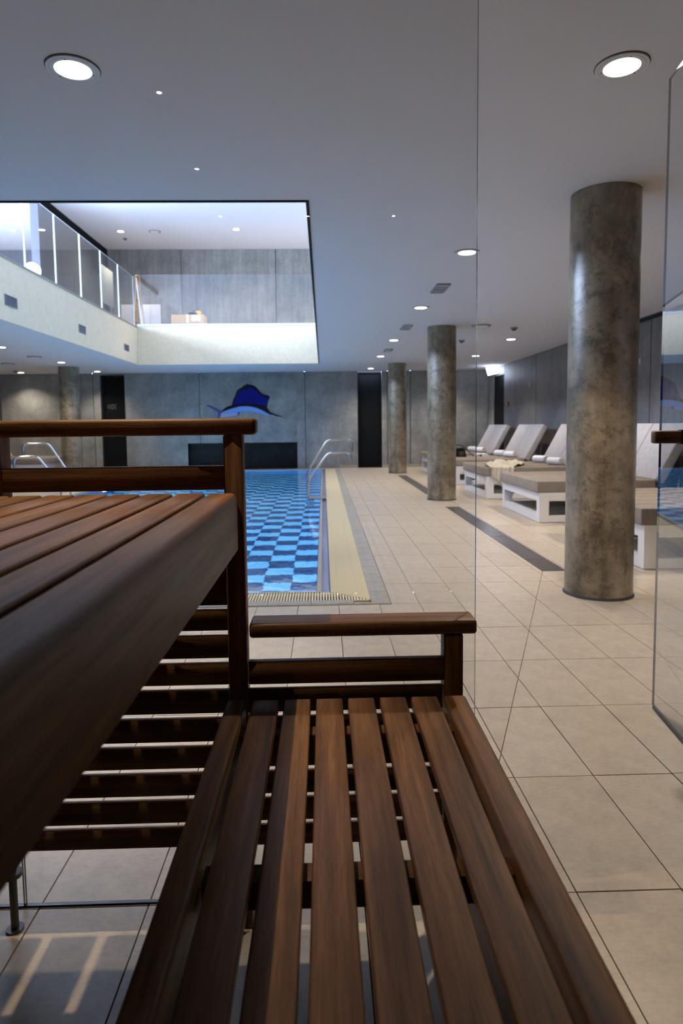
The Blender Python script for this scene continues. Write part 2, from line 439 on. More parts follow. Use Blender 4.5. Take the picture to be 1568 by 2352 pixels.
# far wall, pool level: dark doorways and the low niche are holes in the panels
D1 = (-6.88, 0, -6.13, 2.97); D2 = (1.08, 0, 1.84, 3.02); NI = (-4.24, 0, -.82, .83)
wf = panel_wall('wall_back', 'y', YB, .25, [XL, -7.1, -3.84, -.56, 2.02, 2.74, XR], [0, CZ], CONC, JOINT, [D1, D2, NI])
wfu = panel_wall('wall_back_upper', 'y', YB, .25, [-6.55, -4.28, -1.40, 1.5, XR], [UZ, UC], CONCU, JOINT)
bm = bmesh.new(); worldbox(bm, (UXL, YB, UZ), (-6.55, YB+.2, UC)); struct('wall_back_upper_left', bm, plain('lavender_grey_plaster', (.12, .125, .15), .85))
# right wall
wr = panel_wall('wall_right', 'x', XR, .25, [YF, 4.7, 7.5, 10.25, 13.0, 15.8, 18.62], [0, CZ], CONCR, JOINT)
bm = bmesh.new(); worldbox(bm, (XR, 18.62, 2.75), (XR+.35, YB+.25, CZ+.02)); worldbox(bm, (XR, 19.75, -.1), (XR+.35, YB+.25, 2.75)); struct('wall_right_end', bm, CONC)
bm = bmesh.new(); worldbox(bm, (XR-.012, YF, 2.945), (XR, 12.0, 3.0)); struct('trim_7', bm, BLACK)
# dark openings are real recesses with black leaves
bm = bmesh.new(); worldbox(bm, (D1[0]-.05, YB+.18, -.1), (D1[2]+.05, YB+.26, D1[3]+.03)); door1 = struct('door_1', bm, BLACK)
bm = bmesh.new(); worldbox(bm, (D2[0]-.05, YB+.18, -.1), (D2[2]+.05, YB+.26, D2[3]+.03)); door2 = struct('door_2', bm, BLACK)
for dr, dd_ in ((door1, D1), (door2, D2)):
    b2 = bmesh.new()
    for a in (dd_[0]+.015, dd_[2]-.045): worldbox(b2, (a, YB+.12, 0), (a+.03, YB+.18, dd_[3]-.01))
    worldbox(b2, (dd_[0]+.045, YB+.12, dd_[3]-.05), (dd_[2]-.045, YB+.18, dd_[3]-.01)); obj('door_frame', b2, BLACKG, dr)
bm = bmesh.new(); worldbox(bm, (NI[0]-.05, YB+.24, -.3), (NI[2]+.05, YB+.32, NI[3]+.05)); worldbox(bm, (NI[0], YB+.001, NI[3]), (NI[2], YB+.24, NI[3]+.012)); worldbox(bm, (NI[0]-.012, YB+.001, -.02), (NI[0], YB+.24, NI[3])); worldbox(bm, (NI[2], YB+.001, -.02), (NI[2]+.012, YB+.24, NI[3])); worldbox(bm, (NI[0], YB-.3, -.3), (NI[2], YB+.24, -.013)); struct('trim_8', bm, BLACK)
bm = bmesh.new(); worldbox(bm, (XR+.02, 18.62, -.1), (XR+.12, 19.75, 2.75)); door3 = struct('door_3', bm, BLACK)
# baseboard on the far wall
bm = bmesh.new()
for a, b_ in ((XL, -6.88), (-6.13, -5.5), (.5, 1.08), (1.84, XR)): worldbox(bm, (a, YB-.012, 0), (b_, YB, .09))
struct('baseboard_back', bm, GREYTILE)
# remaining shell of both storeys
bm = bmesh.new(); worldbox(bm, (XL-.2, SY0, 0), (XL, YB+.2, CZ)); struct('wall_left', bm, CONC)
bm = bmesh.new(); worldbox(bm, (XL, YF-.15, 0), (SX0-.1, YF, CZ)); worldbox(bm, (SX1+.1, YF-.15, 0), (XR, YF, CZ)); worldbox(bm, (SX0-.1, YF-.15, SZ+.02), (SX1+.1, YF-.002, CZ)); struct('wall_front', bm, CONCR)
bm = bmesh.new(); worldbox(bm, (UXL, YF-.2, UZ), (XR, YF, UC)); struct('wall_front_upper', bm, WHITEP)
bm = bmesh.new(); worldbox(bm, (XR, YF-.2, UZ), (XR+.2, YB, UC)); worldbox(bm, (XR, YF-.2, CZ), (XR+.25, YB+.2, UZ)); struct('wall_right_upper', bm, WHITEP)
# stair core on the upper floor with a black head track
bm = bmesh.new(); worldbox(bm, (-6.75, 15.7, UZ), (-6.56, YB, UC)); struct('wall_core', bm, CONCK)
bm = bmesh.new(); worldbox(bm, (-6.60, 9.0, 6.60), (-6.50, YB-.02, UC)); worldbox(bm, (-6.56, YB-.12, UZ), (-6.48, YB-.02, 6.6)); struct('trim_9', bm, BLACK)
# upper left wall: the long window that lets the daylight in
WY0, WY1, WZ0, WZ1 = 2.5, 15.0, 4.25, 6.60
bm = bmesh.new()
worldbox(bm, (UXL-.2, YF-.2, CZ), (UXL, WY0, UC)); worldbox(bm, (UXL-.2, WY1, CZ), (UXL, YB+.2, UC))
worldbox(bm, (UXL-.2, WY0, CZ), (UXL, WY1, WZ0)); worldbox(bm, (UXL-.2, WY0, WZ1), (UXL, WY1, UC)); struct('wall_left_upper', bm, WHITEP)
bm = bmesh.new()
for k in range(7):
    y = WY0+(WY1-WY0)*k/6; worldbox(bm, (UXL-.12, max(WY0, y-.03), WZ0), (UXL-.06, min(WY1, y+.03), WZ1))
worldbox(bm, (UXL-.12, WY0, WZ0), (UXL-.06, WY1, WZ0+.05)); worldbox(bm, (UXL-.12, WY0, WZ1-.05), (UXL-.06, WY1, WZ1))
win = struct('window_1', bm, DARKGREY)
bm = bmesh.new(); worldbox(bm, (UXL-.095, WY0, WZ0), (UXL-.085, WY1, WZ1)); obj('window_pane', bm, PANE, win)
ld = bpy.data.lights.new('window_daylight', 'AREA'); ld.shape = 'RECTANGLE'; ld.size = WZ1-WZ0; ld.size_y = WY1-WY0; ld.cycles.is_portal = True
lo_ = bpy.data.objects.new('window_daylight', ld); C.objects.link(lo_); lo_.location = (UXL-.15, (WY0+WY1)/2, (WZ0+WZ1)/2); lo_.rotation_euler = (0, -PI/2, 0)

# ---------------------------------------------------------------- sauna cabin
bm = bmesh.new(); worldbox(bm, (SX0-.1, SY0-.1, 0), (SX0, YF-.15, SZ)); struct('wall_sauna_left', bm, DARKWOOD)
bm = bmesh.new(); worldbox(bm, (SX1, SY0-.1, 0), (SX1+.1, YF-.15, SZ)); struct('wall_sauna_right', bm, DARKWOOD)
bm = bmesh.new(); worldbox(bm, (SX0, SY0-.1, 0), (SX1, SY0, SZ)); struct('wall_sauna_rear', bm, DARKWOOD)
bm = bmesh.new(); worldbox(bm, (SX0-.1, SY0-.1, SZ), (SX1+.1, YF, SZ+.02)); sc_ = struct('ceiling_sauna', bm, DARKWOOD)

def pane_obj(name, lo, hi, parent, thick_axis):
    c = tuple((a+b_)/2 for a, b_ in zip(lo, hi))
    b2 = bmesh.new(); vs, fs = addbox(b2, tuple(a-k for a, k in zip(lo, c)), tuple(a-k for a, k in zip(hi, c)))
    b2.normal_update()
    for f in fs:
        f.material_index = 0 if abs(f.normal[thick_axis]) > .5 else 1
    return b2, c
def pane(name, lo, hi, axis, parent=None, edge=None):
    b2, c = pane_obj(name, lo, hi, parent, axis)
    return link(name, to_mesh(name, b2, [PANE, edge or EDGE]), parent, c)
GY = 1.722
gf = empty('sauna_glass_wall', (0, GY, 0)); tag(gf, 'clear glass front wall of the sauna right behind the wooden benches', 'glass wall')
for a, b_ in ((-.842, .408), (SX0, -.848)):
    p = pane('glass_pane', (a, GY, .004), (b_, GY+.010, SZ), 1, gf); p.location -= Vector(gf.location)
b2 = bmesh.new(); worldbox(b2, (SX0, -.001, -.004), (.408, .011, .004)); obj('floor_seal', b2, BLACK, gf)

# open glass door with a wooden pull
dh = Vector((1.36, GY+.045, 0)); fe = Vector((1.509, 2.87, 0)); dv = fe-dh
ang = math.atan2(dv.y, dv.x)
de = empty('glass_door', dh, ang); tag(de, 'frameless glass door standing open towards the pool, wooden knob', 'door')
W_ = dv.length
b2 = bmesh.new(); vs, fs = addbox(b2, (0, -.005, .018), (W_, .005, 2.79)); b2.normal_update()
for f in fs: f.material_index = 0 if abs(f.normal[1]) > .5 else 1
obj('glass_leaf', b2, [PANE, EDGE], de)
hx = (2.57-dh.y)/math.sin(ang)
b2 = bmesh.new(); addbox(b2, (-.026, -.0, -.026), (.026, .105, .026)); bevel(b2, .008, 3)
kn = obj('knob', b2, WOODY, de, True); kn.location = (hx, .035, 1.262); tag(kn, 'brown wooden knob')
b2 = bmesh.new(); addbox(b2, (-.027, 0, -.029), (.027, .034, .029)); bevel(b2, .006, 2); o = obj('knob_collar', b2, BLACK, de, True); o.location = (hx, .004, 1.262); tag(o, 'black collar of the knob')
b2 = bmesh.new(); addbox(b2, (-.04, -.02, .0), (.04, .02, .10))
for z in (.2, 2.4):
    o = obj('hinge', b2.copy() if False else bmesh.new(), STEEL, de); o.data = to_mesh('hinge', (lambda q: (addbox(q, (0, -.02, 0), (.06, .02, .10)), q)[1])(bmesh.new()), STEEL); o.location = (0.0, 0, z)
b2.free()
b2 = bmesh.new(); addbox(b2, (.02, -.006, .004), (W_-.01, .006, .018)); obj('bottom_seal', b2, DARKGREY, de)  # dark strip stands in for the shadow under the door

# ---------------------------------------------------------------- benches
SP = .0793; SW = .066
def slatbox(L, w, h, bev=.005):
    b2 = bmesh.new(); addbox(b2, (-w/2, -L/2, -h/2), (w/2, L/2, h/2)); bevel(b2, bev, 3); return to_mesh('slat', b2, WOODY, True)
YE, YN = 1.592, -1.2     # far end at the glass, near end behind the camera
def bar(name, lo, hi, mat, parent, bev=.004, seg=2):
    o = box(name, lo, hi, mat, parent, bev, seg); o.location -= Vector(parent.location); return o

ub = empty('upper_sauna_bench', (-.6, .2, 0)); tag(ub, 'dark hardwood upper sauna bench with slatted seat, thick front rail and end rail', 'bench', None)
lb = empty('lower_sauna_bench', (.05, .2, 0)); tag(lb, 'dark hardwood lower sauna bench with lengthwise slats and an armrest at the glass', 'bench', None)
UZT, LZT = 1.160, .640
ms = slatbox(YE-YN, SW, .026)
for k in range(9):
    xc = -.285-.0793*k-.0397-.002
    link('slat', ms, ub, (xc+.6, (YE+YN)/2-.2+.008, UZT-.013))
# front rail of the upper bench (tall, rounded top edge)
b2 = bmesh.new(); vs, fs = addbox(b2, (-.0335, -(YE-YN)/2, -.071), (.0335, (YE-YN)/2, .071))
es = [e for e in b2.edges if all(v.co.z > .07 for v in e.verts) and abs((e.verts[0].co-e.verts[1].co).y) > .1 and e.verts[0].co.x > 0]
bevel(b2, .016, 5, es)
es = [e for e in b2.edges if e.is_boundary is False and e.calc_face_angle(0) > 1.2]
bevel(b2, .004, 2, es)
o = obj('front_rail', b2, WOODY, ub, True, (-.2475+.6, (YE+YN)/2-.2, UZT-.071))
# end rail of the upper bench
bar('top_rail', (-1.9, 1.612, 1.302), (-.168, 1.676, 1.344), WOODX, ub, .010, 4)
bar('mid_rail', (-1.9, 1.622, 1.1655), (-.250, 1.646, 1.226), WOODX, ub, .003)
bar('post', (-.250, 1.617, 0), (-.202, 1.668, 1.302), WOODZ, ub, .004)
b2 = bmesh.new(); prism(b2, [(-.845, 1.302), (-.795, 1.302), (-.795, .245), (-.799, .225), (-.810, .205), (-.826, .188), (-.845, .178)], 1, 1.617, 1.668)
o = obj('post', b2, WOODZ, ub); o.location = (.6, -.2, 0)
b2 = bmesh.new(); cyl(b2, (-.834, 1.642, .0), .010, .18, 12); cyl(b2, (-.834, 1.642, .150), .024, .012, 16); cyl(b2, (-.834, 1.642, 0), .022, .006, 16); o = obj('steel_foot', b2, plain('dull_steel', (.10, .095, .09), .45, .8), ub, True); o.location = (.6, -.2, 0)
bar('post', (-1.88, 1.617, 0), (-1.83, 1.668, 1.302), WOODZ, ub, .004)
# bearers under the upper seat and legs
for y in (1.45, .75, .05, -.65): bar('bearer', (-1.0, y-.02, UZT-.08), (-.215-.068, y+.02, UZT-.028), WOODX, ub, .003)
for y in (.6, -.9): bar('leg', (-.98, y-.02, 0), (-.93, y+.02, UZT-.08), WOODZ, ub, .003)
# boards that close the end under the benches
zs = [.229, .290, .363, .436, .507, .582, .657, .727, .799, .866]
for k, (a, b_) in enumerate(zip(zs, zs[1:])):
    x1 = .300 if b_ < .66 else -.252
    lo_z = a if k == 0 else a+.006
    bar('end_board', (-1.83, 1.622, lo_z), (x1 if b_ < .66 else -.25, 1.634, b_-.006), WOODX, ub, .0025)
bar('end_board', (-1.83, 1.622, .8705), (-.25, 1.643, 1.02), WOODX, ub, .0025)
bar('end_board', (-1.83, 1.622, 1.026), (-.25, 1.643, 1.125), WOODX, ub, .0025)

# lower bench, unseen boards added on its aisle side to darken the floor below
for k in range(7): bar('side_board', (.326, YN, .03+k*.0745), (.340, YE-.02, .03+k*.0745+.070), WOODY, lb, .0025)
ms2 = slatbox(YE-.012-YN, SW, .024, .0045)
for k in range(6):
    xc = -.186+.0795*k+.033
    link('slat', ms2, lb, (xc-.05, (YE-.012+YN)/2-.2, LZT-.012))
def siderail(x0, x1, z0, z1):
    b2 = bmesh.new(); L = (YE-.012-YN)
    addbox(b2, (-(x1-x0)/2, -L/2, -(z1-z0)/2), ((x1-x0)/2, L/2, (z1-z0)/2)); bevel(b2, .008, 3)
    return obj('side_rail', b2, WOODY, lb, True, ((x0+x1)/2-.05, (YE-.012+YN)/2-.2, (z0+z1)/2))
siderail(.2925, .349, LZT-.075, LZT+.002)
siderail(-.250, -.203, LZT-.075, LZT+.002)
bar('armrest', (-.196, 1.616, .784), (.388, 1.700, .822), WOODX, lb, .009, 4)
bar('mid_rail', (-.200, 1.622, .6615), (.302, 1.644, .7225), WOODX, lb, .003)
bar('post', (.302, 1.617, 0), (.352, 1.668, .784), WOODZ, lb, .004)
for y in (1.46, .98, .45, -.1, -.7): bar('bearer', (-.20, y-.022, LZT-.072), (.292, y+.022, LZT-.0245), WOODX, lb, .003)
for y in (.3, -.9): bar('leg', (.296, y-.02, 0), (.345, y+.02, LZT-.076), WOODZ, lb, .003)

# small ceiling spots of the sauna
def led(x, y, label, watts=LED_W):
    e = empty('sauna_spotlight', (x, y, SZ)); tag(e, label, 'ceiling light', 'small spots in the sauna ceiling')
    b2 = bmesh.new(); cyl(b2, (0, 0, -.004), .010, .004, 12); obj('lens', b2, LEDM, e)
    b2 = bmesh.new(); ring(b2, (0, 0), .0105, .019, -.006, 0, 20); obj('trim_ring', b2, STEEL, e)
    L = bpy.data.lights.new('spot', 'SPOT'); L.energy = watts; L.color = (1, .80, .55); L.spot_size = math.radians(80); L.spot_blend = 1; L.shadow_soft_size = .008
    lo = bpy.data.objects.new('spot', L); C.objects.link(lo); lo.parent = e; lo.location = (0, 0, -.012)
led(-.617, 1.585, 'small sauna ceiling spot nearest the glass front, above the upper bench', 105)
led(-.617, .807, 'small sauna ceiling spot second from the glass, above the upper bench', 1.2)
led(-.617, .06, 'small sauna ceiling spot third from the glass, above the upper bench')
led(-.617, -.68, 'small sauna ceiling spot at the rear left, above the upper bench')
led(-.078, -.68, 'small sauna ceiling spot at the rear, above the gap between benches')
led(.454, -.68, 'small sauna ceiling spot at the rear, right of the lower bench')
led(.987, -.68, 'small sauna ceiling spot at the rear right corner')

# ---------------------------------------------------------------- round columns
def column(x, y, label, r=.25):
    b2 = bmesh.new(); cyl(b2, (0, 0, .018), r, CZ-.018-.002, 96)
    o = obj('round_column', b2, COLM, None, True, (x, y, 0)); tag(o, label, 'column', 'round concrete columns')
    b2 = bmesh.new(); cyl(b2, (0, 0, 0), r+.012, .018, 96, r+.004); o2 = obj('base_joint', b2, JOINT, o, True)
    return o
column(2.125, 4.92, 'nearest thick round concrete column, in front of the daybeds')
column(2.085, 11.41, 'middle round concrete column between two floor drains')
column(2.055, 18.0, 'farthest round concrete column by the narrow black doorway')
column(-6.98, 18.2, 'round concrete column across the pool by the lit wall', .27)

# ---------------------------------------------------------------- hall downlights
def downlight_proto():
    e = empty('downlight', (0, 0, CZ))
    b2 = bmesh.new(); ring(b2, (0, 0), .084, .121, -.009, .0, 48); bevel_none = 0
    obj('trim_ring', b2, LAMPW, e, True)
    b2 = bmesh.new(); ring(b2, (0, 0), .1215, .1255, -.003, .0, 48); obj('shadow_gap', b2, DARKGREY, e)
    b2 = bmesh.new(); ring(b2, (0, 0), .106, .107, -.0096, -.008, 48); obj('trim_groove', b2, MIDGREY, e)
    b2 = bmesh.new(); cyl(b2, (0, 0, -.006), .083, .004, 48); obj('lens', b2, LENS, e)
    for t in (.5, 2.6, 4.7):
        b2 = bmesh.new(); cyl(b2, (.093*math.cos(t), .093*math.sin(t), -.0115), .0035, .003, 8); obj('screw', b2, SCREW, e)
    return e
LL = bpy.data.lights.new('lamp', 'SPOT'); LL.energy = HALL_W; LL.color = WARM; LL.spot_size = math.radians(118); LL.spot_blend = .85; LL.shadow_soft_size = .06
NL = LL.copy(); NL.energy = 240; NL.spot_size = math.radians(106); NL.spot_blend = .4
GL = LL.copy(); GL.energy = 230; GL.spot_size = math.radians(60); GL.spot_blend = .8
def place_downlight(e, x, y, z, label, light=LL):
    e.location = (x, y, z); tag(e, label, 'ceiling light', 'round recessed downlights')
    lo = bpy.data.objects.new('lamp', light); C.objects.link(lo); lo.parent = e; lo.location = (0, 0, -.03)
dl = downlight_proto(); first = True
spots = [(-1.159, 3.24, 'large round downlight near the glass, left of the ceiling opening'),
         (1.447, 3.20, 'large round downlight nearest the glass door, above the walkway'),
         (1.442, 6.526, 'second downlight in the row along the walkway'),
         (1.434, 9.52, 'third downlight in the row along the walkway'),
         (1.430, 13.09, 'fourth downlight in the row along the walkway, left of the middle column'),
         (1.433, 16.09, 'fifth downlight in the row along the walkway'),
         (1.432, 19.46, 'last downlight of the walkway row, above the narrow black doorway'),
         (3.79, 13.10, 'downlight above the daybeds, right of the middle column'),
         (3.80, 16.18, 'downlight above the far daybeds, near the emergency lamp'),
         (3.79, 9.7, 'downlight above the daybeds, hidden behind the nearest column'),
         (3.79, 6.5, 'downlight above the nearest daybed'),
         (3.79, 19.46, 'downlight in the far right corner above the daybeds'),
         (-6.60, 13.70, 'downlight across the pool, at the edge of the ceiling opening'),
         (-6.65, 16.89, 'downlight across the pool in front of the left column'),
         (-6.69, 19.65, 'downlight across the pool above the wide black doorway'),
         (-9.0, 19.80, 'downlight across the pool that lights the bare concrete wall'),
         (-6.6, 10.3, 'downlight across the pool, middle of the left row'),
         (-6.6, 7.0, 'downlight across the pool, front of the left row')]
for x, y, lab in spots:
    e = dl if first else copy_tree(dl0)
    if first: dl0 = copy_tree(dl); first = False
    place_downlight(e, x, y, CZ, lab, (GL if x < 0 else NL) if y < 4 else LL)
UL = LL.copy(); UL.energy = 520; UL.spot_size = math.radians(140)
for x, y, lab in [(-5.52, 18.54, 'downlight in the upper ceiling at the left corner of the opening'), (-2.32, 18.38, 'downlight in the upper ceiling above the far balustrade'),
                  (.9, 18.4, 'downlight in the upper ceiling right of the opening'), (-5.52, 13.0, 'downlight in the upper ceiling over the left landing'),
                  (-8.4, 18.4, 'downlight in the upper ceiling behind the stair core')]:
    e = copy_tree(dl0); place_downlight(e, x, y, UC, lab, UL)
for o in list(dl0.children): bpy.data.objects.remove(o)
bpy.data.objects.remove(dl0)

# other ceiling fittings
def grille(x, y, lab):
    e = empty('ceiling_grille', (x, y, CZ)); tag(e, lab, 'vent', 'square ceiling grilles')
    b2 = bmesh.new()
    for a in (-.085, .07): worldbox(b2, (a, -.25, -.02), (a+.015, .25, 0)); 
    for a in (-.25, .235): worldbox(b2, (-.07, a, -.02), (.07, a+.015, 0))
    obj('frame', b2, MIDGREY, e)
    b2 = bmesh.new(); worldbox(b2, (-.07, -.235, -.006), (.07, .235, 0)); obj('backing', b2, DARKGREY, e)
    for k in range(4):
        b2 = bmesh.new(); worldbox(b2, (-.07, -.19+k*.12, -.018), (.07, -.165+k*.12, -.007)); obj('slat', b2, LAMPW, e)
grille(1.478, 8.19, 'nearest small square ceiling grille in the walkway row')
grille(1.464, 11.38, 'second small square ceiling grille, above left of the middle column')
grille(1.488, 14.81, 'farthest small square ceiling grille in the walkway row')
def disc(x, y, z, r, lab, name='ceiling_speaker', cat='speaker'):
    e = empty(name, (x, y, z)); tag(e, lab, cat)
    b2 = bmesh.new(); cyl(b2, (0, 0, -.022), r*.9, .022, 40, r); obj('body', b2, MIDGREY, e, True)
    b2 = bmesh.new(); cyl(b2, (0, 0, -.026), r*.7, .004, 40); obj('mesh_cover', b2, LAMPW, e)
disc(2.74, 11.25, CZ, .17, 'round grey ceiling speaker right of the middle column')
disc(-6.73, 15.53, CZ, .17, 'round grey ceiling speaker across the pool')
disc(-8.09, 17.1, CZ, .17, 'round grey ceiling speaker across the pool, left of the column')
disc(-4.59, 18.55, UC, .17, 'round grey speaker in the upper ceiling')
def detector(x, y, z, lab):
    e = empty('smoke_detector', (x, y, z)); tag(e, lab, 'smoke detector', 'smoke detectors')
    b2 = bmesh.new(); cyl(b2, (0, 0, -.03), .055, .03, 24, .065); obj('body', b2, MIDGREY, e, True)
    b2 = bmesh.new(); cyl(b2, (0, 0, -.055), .032, .025, 20, .045); obj('sensor_head', b2, DARKGREY, e, True)
detector(3.387, 11.53, CZ, 'small smoke detector above the daybeds')
detector(2.812, 13.18, CZ, 'small smoke detector just right of the middle column')
detector(-8.886, 19.2, CZ, 'small smoke detector across the pool near the far wall')
detector(-5.6, 19.2, UC, 'small smoke detector in the upper ceiling')

# emergency lamp near the far right corner
e = empty('emergency_lamp', (5.02, 19.1, CZ)); tag(e, 'glaring white emergency lamp under the ceiling in the far right corner', 'lamp')
b2 = bmesh.new(); prism(b2, [(-.20, -.04), (.20, -.04), (.17, -.20), (-.13, -.27)], 1, -.05, .05); obj('lens', b2, EMERG, e).location = (-.02, 0, 0)
b2 = bmesh.new(); worldbox(b2, (-.16, -.05, -.04), (.16, .05, 0)); obj('housing', b2, LAMPW, e)
L = bpy.data.lights.new('glow', 'POINT'); L.energy = 7; L.color = (.62, .72, 1); L.shadow_soft_size = .12
lo = bpy.data.objects.new('glow', L); C.objects.link(lo); lo.parent = e; lo.location = (-.1, -.25, -.32)
# small things on the right wall
e = empty('fire_call_point', (XR, 18.17, 1.88)); tag(e, 'small dark red fire call point on the right wall by the dark passage', 'alarm')
o = box('body', (-.035, -.045, -.06), (0, .045, .06), RED, e, .005); b2 = bmesh.new(); worldbox(b2, (-.038, -.02, -.02), (-.034, .02, .02)); obj('glass_button', b2, LAMPW, e)
for y, z, lab in ((16.23, 2.302, 'small white wall sensor high on the right wall, right of the passage'), (10.57, 2.317, 'small white wall sensor on the right wall beside the nearest column')):
    e = empty('wall_sensor', (XR, y, z)); tag(e, lab, 'sensor', 'white wall sensors'); box('body', (-.03, -.03, -.045), (0, .03, .045), WHITEP, e, .006)
    b2 = bmesh.new(); worldbox(b2, (-.033, -.015, -.02), (-.029, .015, 0)); obj('window', b2, MIDGREY, e)

# ---------------------------------------------------------------- void: air vents, balustrades, things upstairs
for y0, y1, z0, z1, lab in ((10.42, 10.83, 3.265, 3.435, 'dark air vent in the cream band, nearest of the three'), (13.49, 13.87, 3.28, 3.445, 'dark air vent in the cream band, middle of the three'), (16.5, 16.89, 3.27, 3.43, 'dark air vent in the cream band, farthest of the three')):
    e = empty('air_vent', (VX0+.02, (y0+y1)/2, (z0+z1)/2)); tag(e, lab, 'vent', 'air vents in the cream band')
    hy, hz = (y1-y0)/2, (z1-z0)/2; b2 = bmesh.new()
    for a in (-hy, hy-.015): worldbox(b2, (0, a, -hz), (.012, a+.015, hz))
    for a in (-hz, hz-.015): worldbox(b2, (0, -hy+.015, a), (.012, hy-.015, a+.015))
    obj('frame', b2, MIDGREY, e)
    b2 = bmesh.new(); worldbox(b2, (0, -hy+.015, -hz+.015), (.003, hy-.015, hz-.015)); obj('backing', b2, DARKGREY, e)
    for k in range(5):
        z = -hz+.03+k*(2*hz-.05)/5; b2 = bmesh.new(); worldbox(b2, (.003, -hy+.015, z), (.009, hy-.015, z+.008)); obj('slat', b2, MIDGREY, e)
bl = empty('glass_balustrade', (VX0-.015, 0, UZ)); tag(bl, 'clear glass balustrade above the left cream band', 'balustrade', 'glass balustrades of the opening')
ys = [5.05, 6.24, 7.50, 8.76, 10.02, 11.285, 12.555, 13.82, 15.07, 16.32, 17.60]
for a, b_ in zip(ys, ys[1:]):
    b2 = bmesh.new(); vs, fs = addbox(b2, (-.008, a+.012, .0), (.008, b_-.012, 1.32)); b2.normal_update()
    for f in fs: f.material_index = 0 if abs(f.normal.x) > .5 else 1
    obj('glass_pane', b2, [PANE, EDGEW], bl)
for a in ys[1:-1]:
    b2 = bmesh.new(); worldbox(b2, (-.012, a-.010, .03), (.012, a+.010, 1.32)); obj('joint_strip', b2, plain('lit_joint_strip', (.92, .94, .97), .4), bl) if a == ys[1] else obj('joint_strip', b2, bpy.data.materials['lit_joint_strip'], bl)  # white colour stands in for the glow of the lit pane joints
bb = empty('glass_balustrade', (0, VY1+.01, 4.09)); tag(bb, 'clear glass balustrade above the far cream band', 'balustrade', 'glass balustrades of the opening')
xs = [-4.9, -3.35, -1.75, -.10]
for a, b_ in zip(xs, xs[1:]):
    b2 = bmesh.new(); vs, fs = addbox(b2, (a+.004, -.008, 0), (b_-.004, .008, 1.31)); b2.normal_update()
    for f in fs: f.material_index = 0 if abs(f.normal.y) > .5 else 1
    obj('glass_pane', b2, [PANE, EDGE], bb)

e = empty('step_ladder', (-5.02, 18.3, UZ)); tag(e, 'light wooden folding ladder standing in the corner of the upper landing', 'ladder')
for s, dx in ((-.08, -.05), (.0, .10)):
    for k, yy in enumerate((-.12, .18)):
        b2 = bmesh.new(); tube(b2, [(s+dx, yy, 0), (-.03, yy*.8, 1.42)], .022, 4); obj('leg', b2, PINE if (k or s) else WHITEP, e)
b2 = bmesh.new(); tube(b2, smoothpath([(-.08, .0, 1.30), (-.09, .0, 1.50), (.03, .0, 1.50), (.05, 0, 1.28)], .06), .022, 8); obj('hinge_cap', b2, PINE, e)
for k in range(4):
    z = .28+k*.28; b2 = bmesh.new(); addbox(b2, (-.13+z*.055, -.11, z), (-.06+z*.055, .16, z+.02)); obj('step', b2, PINE, e)
for x0, x1, lab in ((-5.72, -5.38, 'narrow white panel standing on the upper landing left of the ladder'), (-5.16, -4.60, 'wide white panel standing on the upper landing right of the ladder')):
    e = empty('display_board', ((x0+x1)/2, 19.0, UZ)); tag(e, lab, 'panel', 'white panels on the upper landing')
    hw = (x1-x0)/2; box('board', (-hw, -.015, .02), (hw, .015, .85), plain('panel_white', (.42, .42, .43), .6), e, .003); box('foot', (-hw, -.12, 0), (-hw+.05, .12, .02), LAMPW, e); box('foot', (hw-.05, -.12, 0), (hw, .12, .02), LAMPW, e)
e = empty('cardboard_box', (-3.80, 19.0, UZ)); tag(e, 'brown cardboard box behind the far glass balustrade', 'box')
box('body', (-.46, -.25, 0), (.46, .25, .52), CARD, e, .004)
b2 = bmesh.new(); worldbox(b2, (-.46, -.03, .52), (.46, .03, .522)); worldbox(b2, (-.03, -.252, .3), (.03, -.249, .52)); obj('tape', b2, CREAM, e)
b2 = bmesh.new(); worldbox(b2, (.12, -.254, .34), (.36, -.2505, .50)); obj('paper_label', b2, WHITEL, e)
e = empty('tool_case', (-3.62, 19.0, UZ+.522)); tag(e, 'small black and yellow bag on top of the cardboard box', 'bag')
box('body', (-.19, -.1, 0), (.10, .1, .09), BLACK, e, .02); box('flap', (.02, -.1, .0), (.16, .1, .13), plain('yellow', (.6, .36, .03), .6), e, .02)
b2 = bmesh.new(); tube(b2, smoothpath([(-.12, 0, .08), (-.1, 0, .14), (.0, 0, .14), (.02, 0, .08)], .04), .008, 6); obj('handle', b2, BLACK, e)
e = empty('white_board', (-5.88, 18.35, UZ)); tag(e, 'upright white board on a dark stand behind the left balustrade', 'board')
box('board', (-.012, -.50, .72), (.012, .48, 1.72), plain('board_grey_white', (.34, .36, .35), .6), e, .003)
for y in (-.4, .38): box('leg', (-.015, y-.015, .02), (.015, y+.015, .72), DARKGREY, e)
for y in (-.4, .38): box('foot', (-.25, y-.02, 0), (.25, y+.02, .02), DARKGREY, e)
e = empty('table_lamp', (-6.0, 13.95, UZ)); tag(e, 'white round lamp behind the left balustrade', 'lamp')
b2 = bmesh.new(); bmesh.ops.create_uvsphere(b2, u_segments=24, v_segments=14, radius=.17); obj('shade', b2, plain('lamp_shade_white', (.9, .9, .92), .6, emit=(.9, .93, 1), es=1.2), e, True, (0, 0, .62))
b2 = bmesh.new(); cyl(b2, (0, 0, 0), .14, .03, 24); cyl(b2, (0, 0, .03), .02, .45, 12); obj('stand', b2, LAMPW, e, True)
b2 = bmesh.new(); cyl(b2, (0, .28, .42), .05, .16, 16, .07); cyl(b2, (0, .28, 0), .05, .42, 16, .02); obj('holder', b2, LAMPW, e, True)

